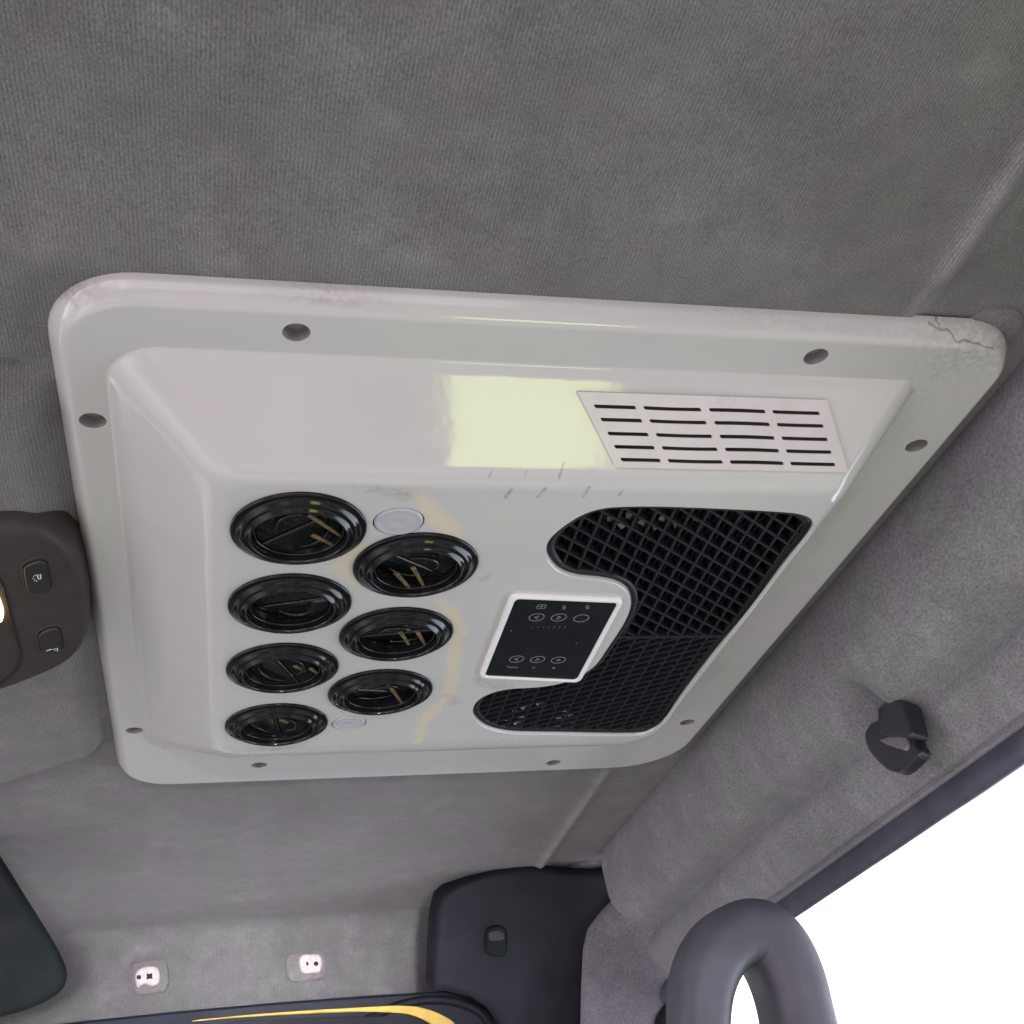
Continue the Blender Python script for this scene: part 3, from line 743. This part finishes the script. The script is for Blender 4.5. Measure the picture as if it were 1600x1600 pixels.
# ------------------------------------------------------------------ fastener caps on the ceiling
for (u, v, r, lb) in ((1538, 505, .021, 'round cloth-covered fastener cap behind the near right corner of the white panel'), (913, 1348, .023, 'round cloth-covered fastener cap next to the dark corner cover')):
    q = MB(); lathe(q, [(r, .003), (r * 1.0, -.0030), (r * .97, -.0042), (r * .9, -.0048), (r * .5, -.0052), (r * .05, -.0053)], 40, capend=True)
    c_ = pz(u, v, .009); o = q.build('fastener_cap', FAB3); o.location = (c_.x, c_.y, .0055)
    tag(o, lb, 'fastener cap', 'fastener caps in the headliner')

# ------------------------------------------------------------------ side trim above the window
tp = [(.602, .022), (.590, .006), (.5865, -.012), (.590, -.035), (.597, -.060), (.608, -.083), (.621, -.104), (.634, -.124), (.6435, -.142), (.648, -.1535), (.6505, -.159), (.656, -.162), (.664, -.158)]
tpv = smoothloop([Vector((a, b, 0)) for a, b in tp], 6, closed=False)
ysr = np.arange(-1.1, 1.075, .005); rings = []; ns = len(tpv)
hookc = None
for y in ysr:
    row = []
    for i, p_ in enumerate(tpv):
        s = i / (ns - 1)
        amp = math.sin(math.pi * min(1, max(0, (s - .1) / .75)))
        d = .0030 * amp * noise.noise(Vector((y * 6, s * 5, 1))) + .0055 * amp * noise.noise(Vector((y * 2.2, s * 6, 4))) + .0014 * amp * noise.noise(Vector((y * 22, s * 16, 2)))
        d -= .0050 * math.exp(-((s - .32) / .13) ** 2)
        cs = .505 + .012 * math.sin(y * 7) + .012 * noise.noise(Vector((y * 9, 5, 5)))
        k_ = .45 + .55 * max(0, min(1, abs(y - .36) * 6))
        d += k_ * (.0150 * math.exp(-((s - cs) / .042) ** 2) + .0060 * math.exp(-((s - cs - .012) / .011) ** 2))
        d -= .0045 * math.exp(-((s - .63) / .065) ** 2)
        d += .0055 * math.exp(-((s - .815) / .028) ** 2)
        # pocket beside the coat hook, with a sharp fold on its near side
        py_ = (y - .372) / (.036 if y > .372 else .016)
        d += .030 * math.exp(-py_ ** 2 - ((s - .45) / .075) ** 2)
        d -= .004 * math.exp(-((y - .325) / .022) ** 2 - ((s - .46) / .07) ** 2)
        # outer end curls back
        yy = y
        row.append(Vector((p_.x + d * .9, yy, p_.y + d * .4)))
    rings.append(row)
# rounded front end: pull the last rows back outward
for k, e in ((1, .0075), (2, .0042), (3, .0022), (4, .001), (5, .0004)): rings[-k] = [p_ + Vector((e * 1.5, -.002 * (k == 1), e * .6)) for p_ in rings[-k]]
rings.append([p_ + Vector((.022, -.004, .010)) for p_ in rings[-1]])
q = MB(); q.loft(rings, closed=False)
trim = q.build('side_trim', FAB2); tag(trim, 'grey padded cloth side trim running along the roof above the bright side window', 'trim panel')
bvh = BVHTree.FromPolygons([tuple(v) for v in q.v], q.f)
def hit(u, v, default=None):
    d = Vector(ray(u, v)).normalized(); loc, nrm, idx, dist = bvh.ray_cast(Vector(CC), d)
    return loc, nrm

# ------------------------------------------------------------------ coat hook
hz = [(1200 + a / 4, 980 + b / 4) for a, b in ((750, 420), (800, 415), (850, 440), (872, 490), (885, 560), (905, 660), (925, 730), (950, 780), (890, 850), (820, 905), (770, 900), (720, 880), (640, 800), (605, 735), (598, 680), (610, 620), (640, 590), (680, 570), (676, 530), (690, 490), (740, 465))]
hl_, hn = hit(1400, 1150); hk = MB(); hn = Vector(hn)
if hn.dot(Vector(CC) - hl_) < 0: hn = -hn
HP = hl_ + hn * .010
def hp(u, v, h=0.): return onplane(u, v, HP + hn * h, hn)
L = smoothloop([hp(u, v) for u, v in hz], 2)
L2 = L if True else L
L = orient(L, hn); slab(hk, L, hn, .009, .004, 5)
# hollow finger scoop bright inside and the hooked tongue
hook = empty('coat_hook', hl_, 'charcoal plastic coat hook on the grey cloth side trim', 'coat hook')
ob = hk.build('hook_base', MHOOK); ob.parent = hook; ob.matrix_parent_inverse = Matrix.Translation(-hl_)
tg = MB(); tz = [(1388, 1092), (1408, 1095), (1418, 1120), (1422, 1150), (1392, 1148), (1374, 1146), (1376, 1118), (1380, 1100)]
Lt = orient(smoothloop([hp(u, v, .009) for u, v in tz], 3), hn); slab(tg, Lt, hn, .014, .003, 4)
ob = tg.build('hook_tongue', MHOOK); ob.parent = hook; ob.matrix_parent_inverse = Matrix.Translation(-hl_)
lipm = plastic('worn grey plastic lip', (.16, .15, .155), .3, .3, 300)
lp = MB(); lz = [(1374, 1156), (1392, 1150), (1410, 1146), (1417, 1158), (1414, 1172), (1398, 1168), (1384, 1163)]
Ll = orient(smoothloop([hp(u, v, .0025) for u, v in lz], 3), hn); slab(lp, Ll, hn, .003, .0012, 3)
ob = lp.build('worn_lip', lipm); ob.parent = hook; ob.matrix_parent_inverse = Matrix.Translation(-hl_)

# ------------------------------------------------------------------ side window with rubber seal
win = empty('side_window', (.66, .2, -.4), 'bright side window with a blue grey rubber seal under the side trim', 'window')
def wpart(o): o.parent = win; o.matrix_parent_inverse = Matrix.Translation((-.66, -.2, .4)); return o
sp_ = [(.661, -.156), (.6555, -.162), (.6525, -.1665), (.6510, -.171), (.6508, -.177), (.6525, -.182), (.6560, -.1845), (.663, -.1825), (.680, -.174)]
sv = smoothloop([Vector((a, b, 0)) for a, b in sp_], 4, closed=False); rings = []
for y in np.arange(-1.1, 1.16, .01):
    e = .0012 * noise.noise(Vector((y * 14, 0, 0)))
    rings.append([Vector((p_.x + e, y, p_.y + e)) for p_ in sv])
q = MB(); q.loft(rings, closed=False); wpart(q.build('rubber_seal', MSEAL))
q = MB(); xg = .674
q.add([(xg, -1.1, -.176), (xg, 1.25, -.176), (xg, 1.25, -.75), (xg, -1.1, -.75), (xg + .004, -1.1, -.176), (xg + .004, 1.25, -.176), (xg + .004, 1.25, -.75), (xg + .004, -1.1, -.75)], [(0, 1, 2, 3), (7, 6, 5, 4)], False)
wpart(q.build('glass_pane', MPANE))

# ------------------------------------------------------------------ fabric front pillar
PN = Vector((-.35, -1, -.1)).normalized(); PP0 = Vector((.60, 1.10, -.05))
def pil(u, v, h=0.): return onplane(u, v, PP0 + PN * h, PN)
pz_ = [(975, 1330), (962, 1397), (935, 1425), (917, 1449), (910, 1480), (907, 1540), (905, 1640), (900, 1760), (1000, 1760), (1022, 1640), (1030, 1590), (1075, 1535), (1135, 1490), (1180, 1455), (1235, 1408), (1230, 1380), (1100, 1330)]
Lp = []
for i in range(len(pz_)):
    a = pz_[i]; b = pz_[(i + 1) % len(pz_)]
    for t in (0, .25, .5, .75): Lp.append(pil(a[0] + (b[0] - a[0]) * t, a[1] + (b[1] - a[1]) * t))
q = MB(); slab(q, orient(Lp, PN), PN, .07, .012, 6)
pill = q.build('front_pillar', FAB2); tag(pill, 'grey cloth covered front pillar between the dark corner cover and the window', 'pillar')
# dark seal down the front edge of the window
edge = [pil(u, v, -.004) for u, v in ((1250, 1408), (1190, 1462), (1140, 1502), (1085, 1545), (1040, 1590), (1032, 1640), (1015, 1760))]
q = MB(); q.loft(tube(smoothloop(edge, 6, closed=False), .011, 14)); wpart(q.build('front_seal', MVIS))

# ------------------------------------------------------------------ dark corner cover
CN = Vector((0, -1, -.42)).normalized(); CP0 = Vector((.5, 1.085, .004))
def cor(u, v, h=0.): return onplane(u, v, CP0 + CN * h, CN)
cz = [(812, 1760), (800, 1650), (785, 1604), (766, 1578), (738, 1560), (700, 1551), (677, 1549), (679, 1480), (683, 1430), (690, 1403), (706, 1388), (735, 1373), (770, 1362), (810, 1355), (840, 1353), (880, 1358), (930, 1361), (958, 1361), (975, 1372), (985, 1400), (985, 1640), (985, 1760)]
Lc = []
for i in range(len(cz)):
    a = cz[i]; b = cz[(i + 1) % len(cz)]
    for t in (0, .5): Lc.append(cor(a[0] + (b[0] - a[0]) * t, a[1] + (b[1] - a[1]) * t))
q = MB(); slab(q, orient(Lc, CN), CN, .06, .010, 6)
cco = empty('corner_cover', cor(800, 1560), 'navy black moulded corner cover between the front header cloth and the pillar', 'corner cover')
def cpart(o, par, loc): o.parent = par; o.matrix_parent_inverse = Matrix.Translation(-Vector(loc)); return o
cpart(q.build('cover_body', MNAVY), cco, cco.location)
q = MB(); Lq = smoothloop([cor(u, v, .010) for u, v in ((763, 1452), (775, 1447), (788, 1449), (793, 1460), (793, 1488), (785, 1495), (767, 1494), (760, 1484), (760, 1462))], 3)
slab(q, orient(Lq, CN), CN, .012, .004, 4); cpart(q.build('clip', MVIS), cco, cco.location)
q = MB(); Lq = smoothloop([cor(u, v, .0118) for u, v in ((766, 1456), (784, 1454), (788, 1468), (766, 1470))], 3)
slab(q, orient(Lq, CN), CN, .003, .001, 3); cpart(q.build('clip_button', MHOOK), cco, cco.location)

# ------------------------------------------------------------------ windscreen frame with yellow strip
WN = Vector((0, -1, 0)); WY = y0 - .030
def wsf(u, v, h=0.): return py(u, v, WY - h)
fz_ = [(-260, 1634), (0, 1606), (100, 1598), (260, 1581), (437, 1565), (560, 1556), (672, 1549), (760, 1540), (830, 1540), (860, 1760), (-260, 1760)]
Lw = []
for i in range(len(fz_)):
    a = fz_[i]; b = fz_[(i + 1) % len(fz_)]
    for t in (0, .5): Lw.append(wsf(a[0] + (b[0] - a[0]) * t, a[1] + (b[1] - a[1]) * t))
fr = empty('windscreen_frame', wsf(400, 1640), 'dark navy windscreen surround with a curved yellow strip below the front header', 'windscreen frame')
q = MB(); slab(q, orient(Lw, WN), WN, .03, .004, 4); cpart(q.build('surround', plastic('blue black painted frame', (.010, .014, .024), .5, .15, 20, spec=.25)), fr, fr.location)
yu = [(300, 1595), (372, 1587), (460, 1580), (560, 1574), (625, 1571), (662, 1575), (695, 1588), (715, 1604), (735, 1640)]
yd = [(715, 1650), (690, 1612), (668, 1596), (645, 1586), (620, 1582), (560, 1580), (460, 1584), (372, 1589)]
q = MB(); slab(q, orient(smoothloop([wsf(u, v, .026) for u, v in yu + yd], 3), WN), WN, .004, .0008, 2); cpart(q.build('yellow_strip', MYEL), fr, fr.location)
yo = [(330, 1606), (460, 1592), (560, 1588), (620, 1590), (650, 1600), (670, 1625), (690, 1700), (330, 1700)]
q = MB(); slab(q, orient(smoothloop([wsf(u, v, .024) for u, v in yo], 3), WN), WN, .004, .0008, 2); cpart(q.build('inner_gasket', MNAVY), fr, fr.location)
# moulded rounded bead at the corner of the frame
bd = [wsf(u, v, .004) for u, v in ((560, 1600), (620, 1572), (680, 1562), (735, 1573), (765, 1600), (780, 1660))]
q = MB(); q.loft(tube(smoothloop(bd, 6, closed=False), .006, 12)); cpart(q.build('corner_bead', MNAVY), fr, fr.location)

# ------------------------------------------------------------------ white visor clips on the header
HN = Vector((0, -1, -.14)).normalized()
def hd(u, v, h=0.): return onplane(u, v, Vector((0, y0 - .0045, z0)) + HN * h, HN)
def clip_thing(outl, holes, lb, pad):
    c_ = hd(sum(p_[0] for p_ in outl) / len(outl), sum(p_[1] for p_ in outl) / len(outl))
    t = empty('visor_clip', c_, lb, 'clip', 'white visor clips on the front header')
    q = MB(); slab(q, orient(smoothloop([hd(u, v, .010) for u, v in outl], 3), HN), HN, .010, .003, 4); cpart(q.build('clip_body', MCLIP), t, c_)
    q = MB(); slab(q, orient(smoothloop([hd(u, v, .003) for u, v in pad], 3), HN), HN, .006, .003, 4); cpart(q.build('clip_pad', FAB4), t, c_)
    for h_ in holes:
        q = MB(); slab(q, orient([hd(u, v, .0104) for u, v in h_], HN), HN, .002, .0002, 1, False); cpart(q.build('clip_hole', MHOLE), t, c_)
    return t
def zo(L, ox, oy): return [(ox + a / 16, oy + b / 16) for a, b in L]
def ringpx(cx, cy, r): return [(cx + r * math.cos(t), cy + r * math.sin(t)) for t in np.linspace(0, 2 * math.pi, 14, endpoint=False)]
clip_thing(zo([(500, 850), (560, 730), (700, 650), (900, 625), (1040, 660), (1100, 780), (1120, 920), (1080, 1060), (1000, 1120), (880, 1140), (740, 1080), (640, 1140), (560, 1180), (510, 1050)], 180, 1470),
           [zo(ringpx(592, 910, 58), 180, 1470), zo([(780, 810), (850, 830), (930, 800), (925, 880), (935, 960), (870, 940), (800, 970), (775, 960), (790, 890)], 180, 1470)],
           'chipped white clip on the front header, with a round and a cross-shaped hole',
           zo([(440, 560), (800, 500), (1200, 470), (1300, 560), (1340, 800), (1350, 1050), (1290, 1200), (1180, 1290), (800, 1340), (560, 1340), (460, 1220), (420, 900)], 180, 1470))
clip_thing(zo([(430, 560), (440, 430), (540, 340), (720, 330), (900, 330), (990, 400), (1020, 560), (1000, 700), (930, 800), (760, 810), (580, 825), (470, 750)], 440, 1470),
           [zo(ringpx(862, 570, 58), 440, 1470), zo([(615, 530), (650, 520), (675, 560), (668, 620), (635, 620), (612, 580)], 440, 1470)],
           'intact white clip on the front header, nearer the dark corner cover',
           zo([(110, 500), (200, 330), (500, 260), (900, 250), (1070, 330), (1120, 560), (1100, 800), (1040, 950), (700, 1010), (300, 1040), (170, 960), (110, 760)], 440, 1470))

# ------------------------------------------------------------------ dark sun visor at lower left
VN = Vector((.15, -1, -.25)).normalized(); VP0 = Vector((-.06, .90, -.13))
def vis(u, v): return onplane(u, v, VP0, VN)
vz = [(-190, 1060), (-90, 1200), (0, 1336), (35, 1392), (65, 1440), (88, 1478), (102, 1508), (105, 1527), (98, 1546), (78, 1562), (45, 1577), (0, 1590), (-100, 1610), (-260, 1630), (-400, 1500), (-350, 1200)]
q = MB(); slab(q, orient(smoothloop([vis(u, v) for u, v in vz], 3), VN), VN, .028, .010, 5)
vo = q.build('sun_visor', MVIS); tag(vo, 'black sun visor with rounded corner hanging below the headliner beside the white clips', 'sun visor')

# ------------------------------------------------------------------ grab handle
def hdp(u, v): return py(u, v, .52)
hpth = [(1098, 1900), (1094, 1740), (1093, 1620), (1098, 1545), (1118, 1492), (1150, 1462), (1185, 1456), (1215, 1478), (1240, 1525), (1258, 1590), (1274, 1680), (1300, 1850)]
path = smoothloop([hdp(u, v) + Vector((0, .02 * i / 11, 0)) for i, (u, v) in enumerate(hpth)], 6, closed=False)
q = MB(); q.loft(tube(path, lambda t: .0270 + .0050 * math.sin(math.pi * min(1, max(0, (t - .2) / .6))) + .008 * max(0, min(1, (t - .45) * 2)), 32, flat=.9, sqr=.07), cap=True, cap0=True)
ho = q.build('grab_handle', MHAND); tag(ho, 'thick grey arched grab handle in front of the bright side window', 'grab handle')

# ------------------------------------------------------------------ overhead console with reading lamp
ZC = -.030
con = empty('overhead_console', pz(20, 950, ZC), 'dark brown grey overhead lamp console with two buttons beside the white panel', 'lamp console')
def cn(u, v, h=0.): return pz(u, v, ZC - h)
def cadd(o): o.parent = con; o.matrix_parent_inverse = Matrix.Translation(-con.location); return o
oz = [(-300, 900), (-230, 862), (-120, 838), (0, 829), (38, 830), (70, 838), (98, 856), (119, 880), (131, 914), (138, 955), (136, 998), (120, 1028), (92, 1048), (50, 1066), (0, 1084), (-90, 1112), (-220, 1120), (-300, 1060)]
q = MB(); D = Vector((0, 0, -1))
slab(q, orient(smoothloop([cn(u, v) for u, v in oz], 3), D), D, .028, .009, 6); cadd(q.build('console_body', MCONS))
iz = [(2, 912), (9, 932), (15, 957), (21, 980), (30, 1010), (32, 1026), (28, 1042), (21, 1052), (10, 1061), (-30, 1080), (-150, 1085), (-190, 1000), (-150, 880), (-40, 870)]
q = MB(); Li = orient(smoothloop([cn(u, v, .0006) for u, v in iz], 3), D); q.loft(tube([*Li, Li[0]], .0007, 6)); cadd(q.build('panel_gap', MHOLE))
lz = [(-110, 900), (-40, 915), (-6, 935), (2, 950), (5, 962), (4, 970), (-2, 975), (-40, 985), (-120, 990)]
q = MB(); slab(q, orient(smoothloop([cn(u, v, .0035) for u, v in lz], 3), D), D, .0045, .0015, 4); cadd(q.build('lamp_lens', MLAMP))
def button(z_, icon):
    Lb = smoothloop([cn(u, v, .0022) for u, v in z_], 3); cx = sum((p_ for p_ in Lb), Vector()) / len(Lb)
    Lb2 = [cx + (p_ - cx) * 1.18 + Vector((.0006, 0, .0026)) for p_ in Lb]
    q = MB(); Lr = orient(Lb2, D); q.loft(tube([*Lr, Lr[0]], .0011, 8)); cadd(q.build('button_surround', MCONS))
    q = MB(); slab(q, orient(Lb, D), D, .004, .0014, 4); b = cadd(q.build('button', MBTN))
    q = MB(); icon(q); o = q.build('button_icon', MICON); o.parent = b; 
def zb(L): return [(a / 8, 860 + b / 8) for a, b in L]
def bz(L, h=.0024): return [cn(u, v, h) for u, v in zb(L)]
def ic1(q):
    P = bz([(470, 310), (508, 300), (508, 355), (485, 362), (472, 345)]); band(q, P, .0008, True)
    for s in (((440, 318), (455, 305)), ((415, 325), (432, 318)), ((405, 352), (428, 350)), ((425, 378), (440, 366)), ((452, 392), (462, 378))): band(q, bz(s), .0005)
def ic2(q):
    P = bz([(665, 1240), (718, 1222), (718, 1260)]); band(q, P, .0009, True); band(q, bz([(583, 1258), (645, 1236)]), .0009)
button(zb([(300, 230), (400, 175), (500, 150), (570, 180), (590, 260), (618, 400), (610, 500), (540, 545), (400, 550), (340, 520), (310, 400), (295, 300)]), ic1)
button(zb([(480, 1090), (560, 1020), (680, 990), (740, 1020), (760, 1120), (775, 1220), (740, 1270), (640, 1290), (530, 1280), (500, 1220)]), ic2)

# ------------------------------------------------------------------ the sunlit yellow-green source mirrored in the glossy slope (real area lamp below and behind)
nrm = Vector(SLN).normalized()
def mir(u, v, D_):
    p_ = ps(u, v); d = Vector(ray(u, v)).normalized(); r = d - 2 * d.dot(nrm) * nrm; return p_ + r * D_
cs = [mir(700, 545, .9), mir(945, 560, .9), mir(950, 775, .9), mir(693, 765, .9)]
cen = sum(cs, Vector()) / 4; wv = ((cs[1] - cs[0]) + (cs[2] - cs[3])) / 2; hv = ((cs[3] - cs[0]) + (cs[2] - cs[1])) / 2
zax = -(ps(820, 650) - cen).normalized(); xax = (wv - zax * wv.dot(zax)).normalized(); yax = zax.cross(xax)
L = bpy.data.lights.new('yellow_vest_glow', 'AREA'); L.shape = 'RECTANGLE'; L.size = wv.length; L.size_y = abs(hv.dot(yax))
YL = 7.0
L.energy = YL * math.pi * L.size * L.size_y; L.color = (.84, 1.0, .34)
lo = bpy.data.objects.new('yellow_vest_glow', L); COL.objects.link(lo)
lo.matrix_world = Matrix(((xax.x, yax.x, zax.x, cen.x), (xax.y, yax.y, zax.y, cen.y), (xax.z, yax.z, zax.z, cen.z), (0, 0, 0, 1)))
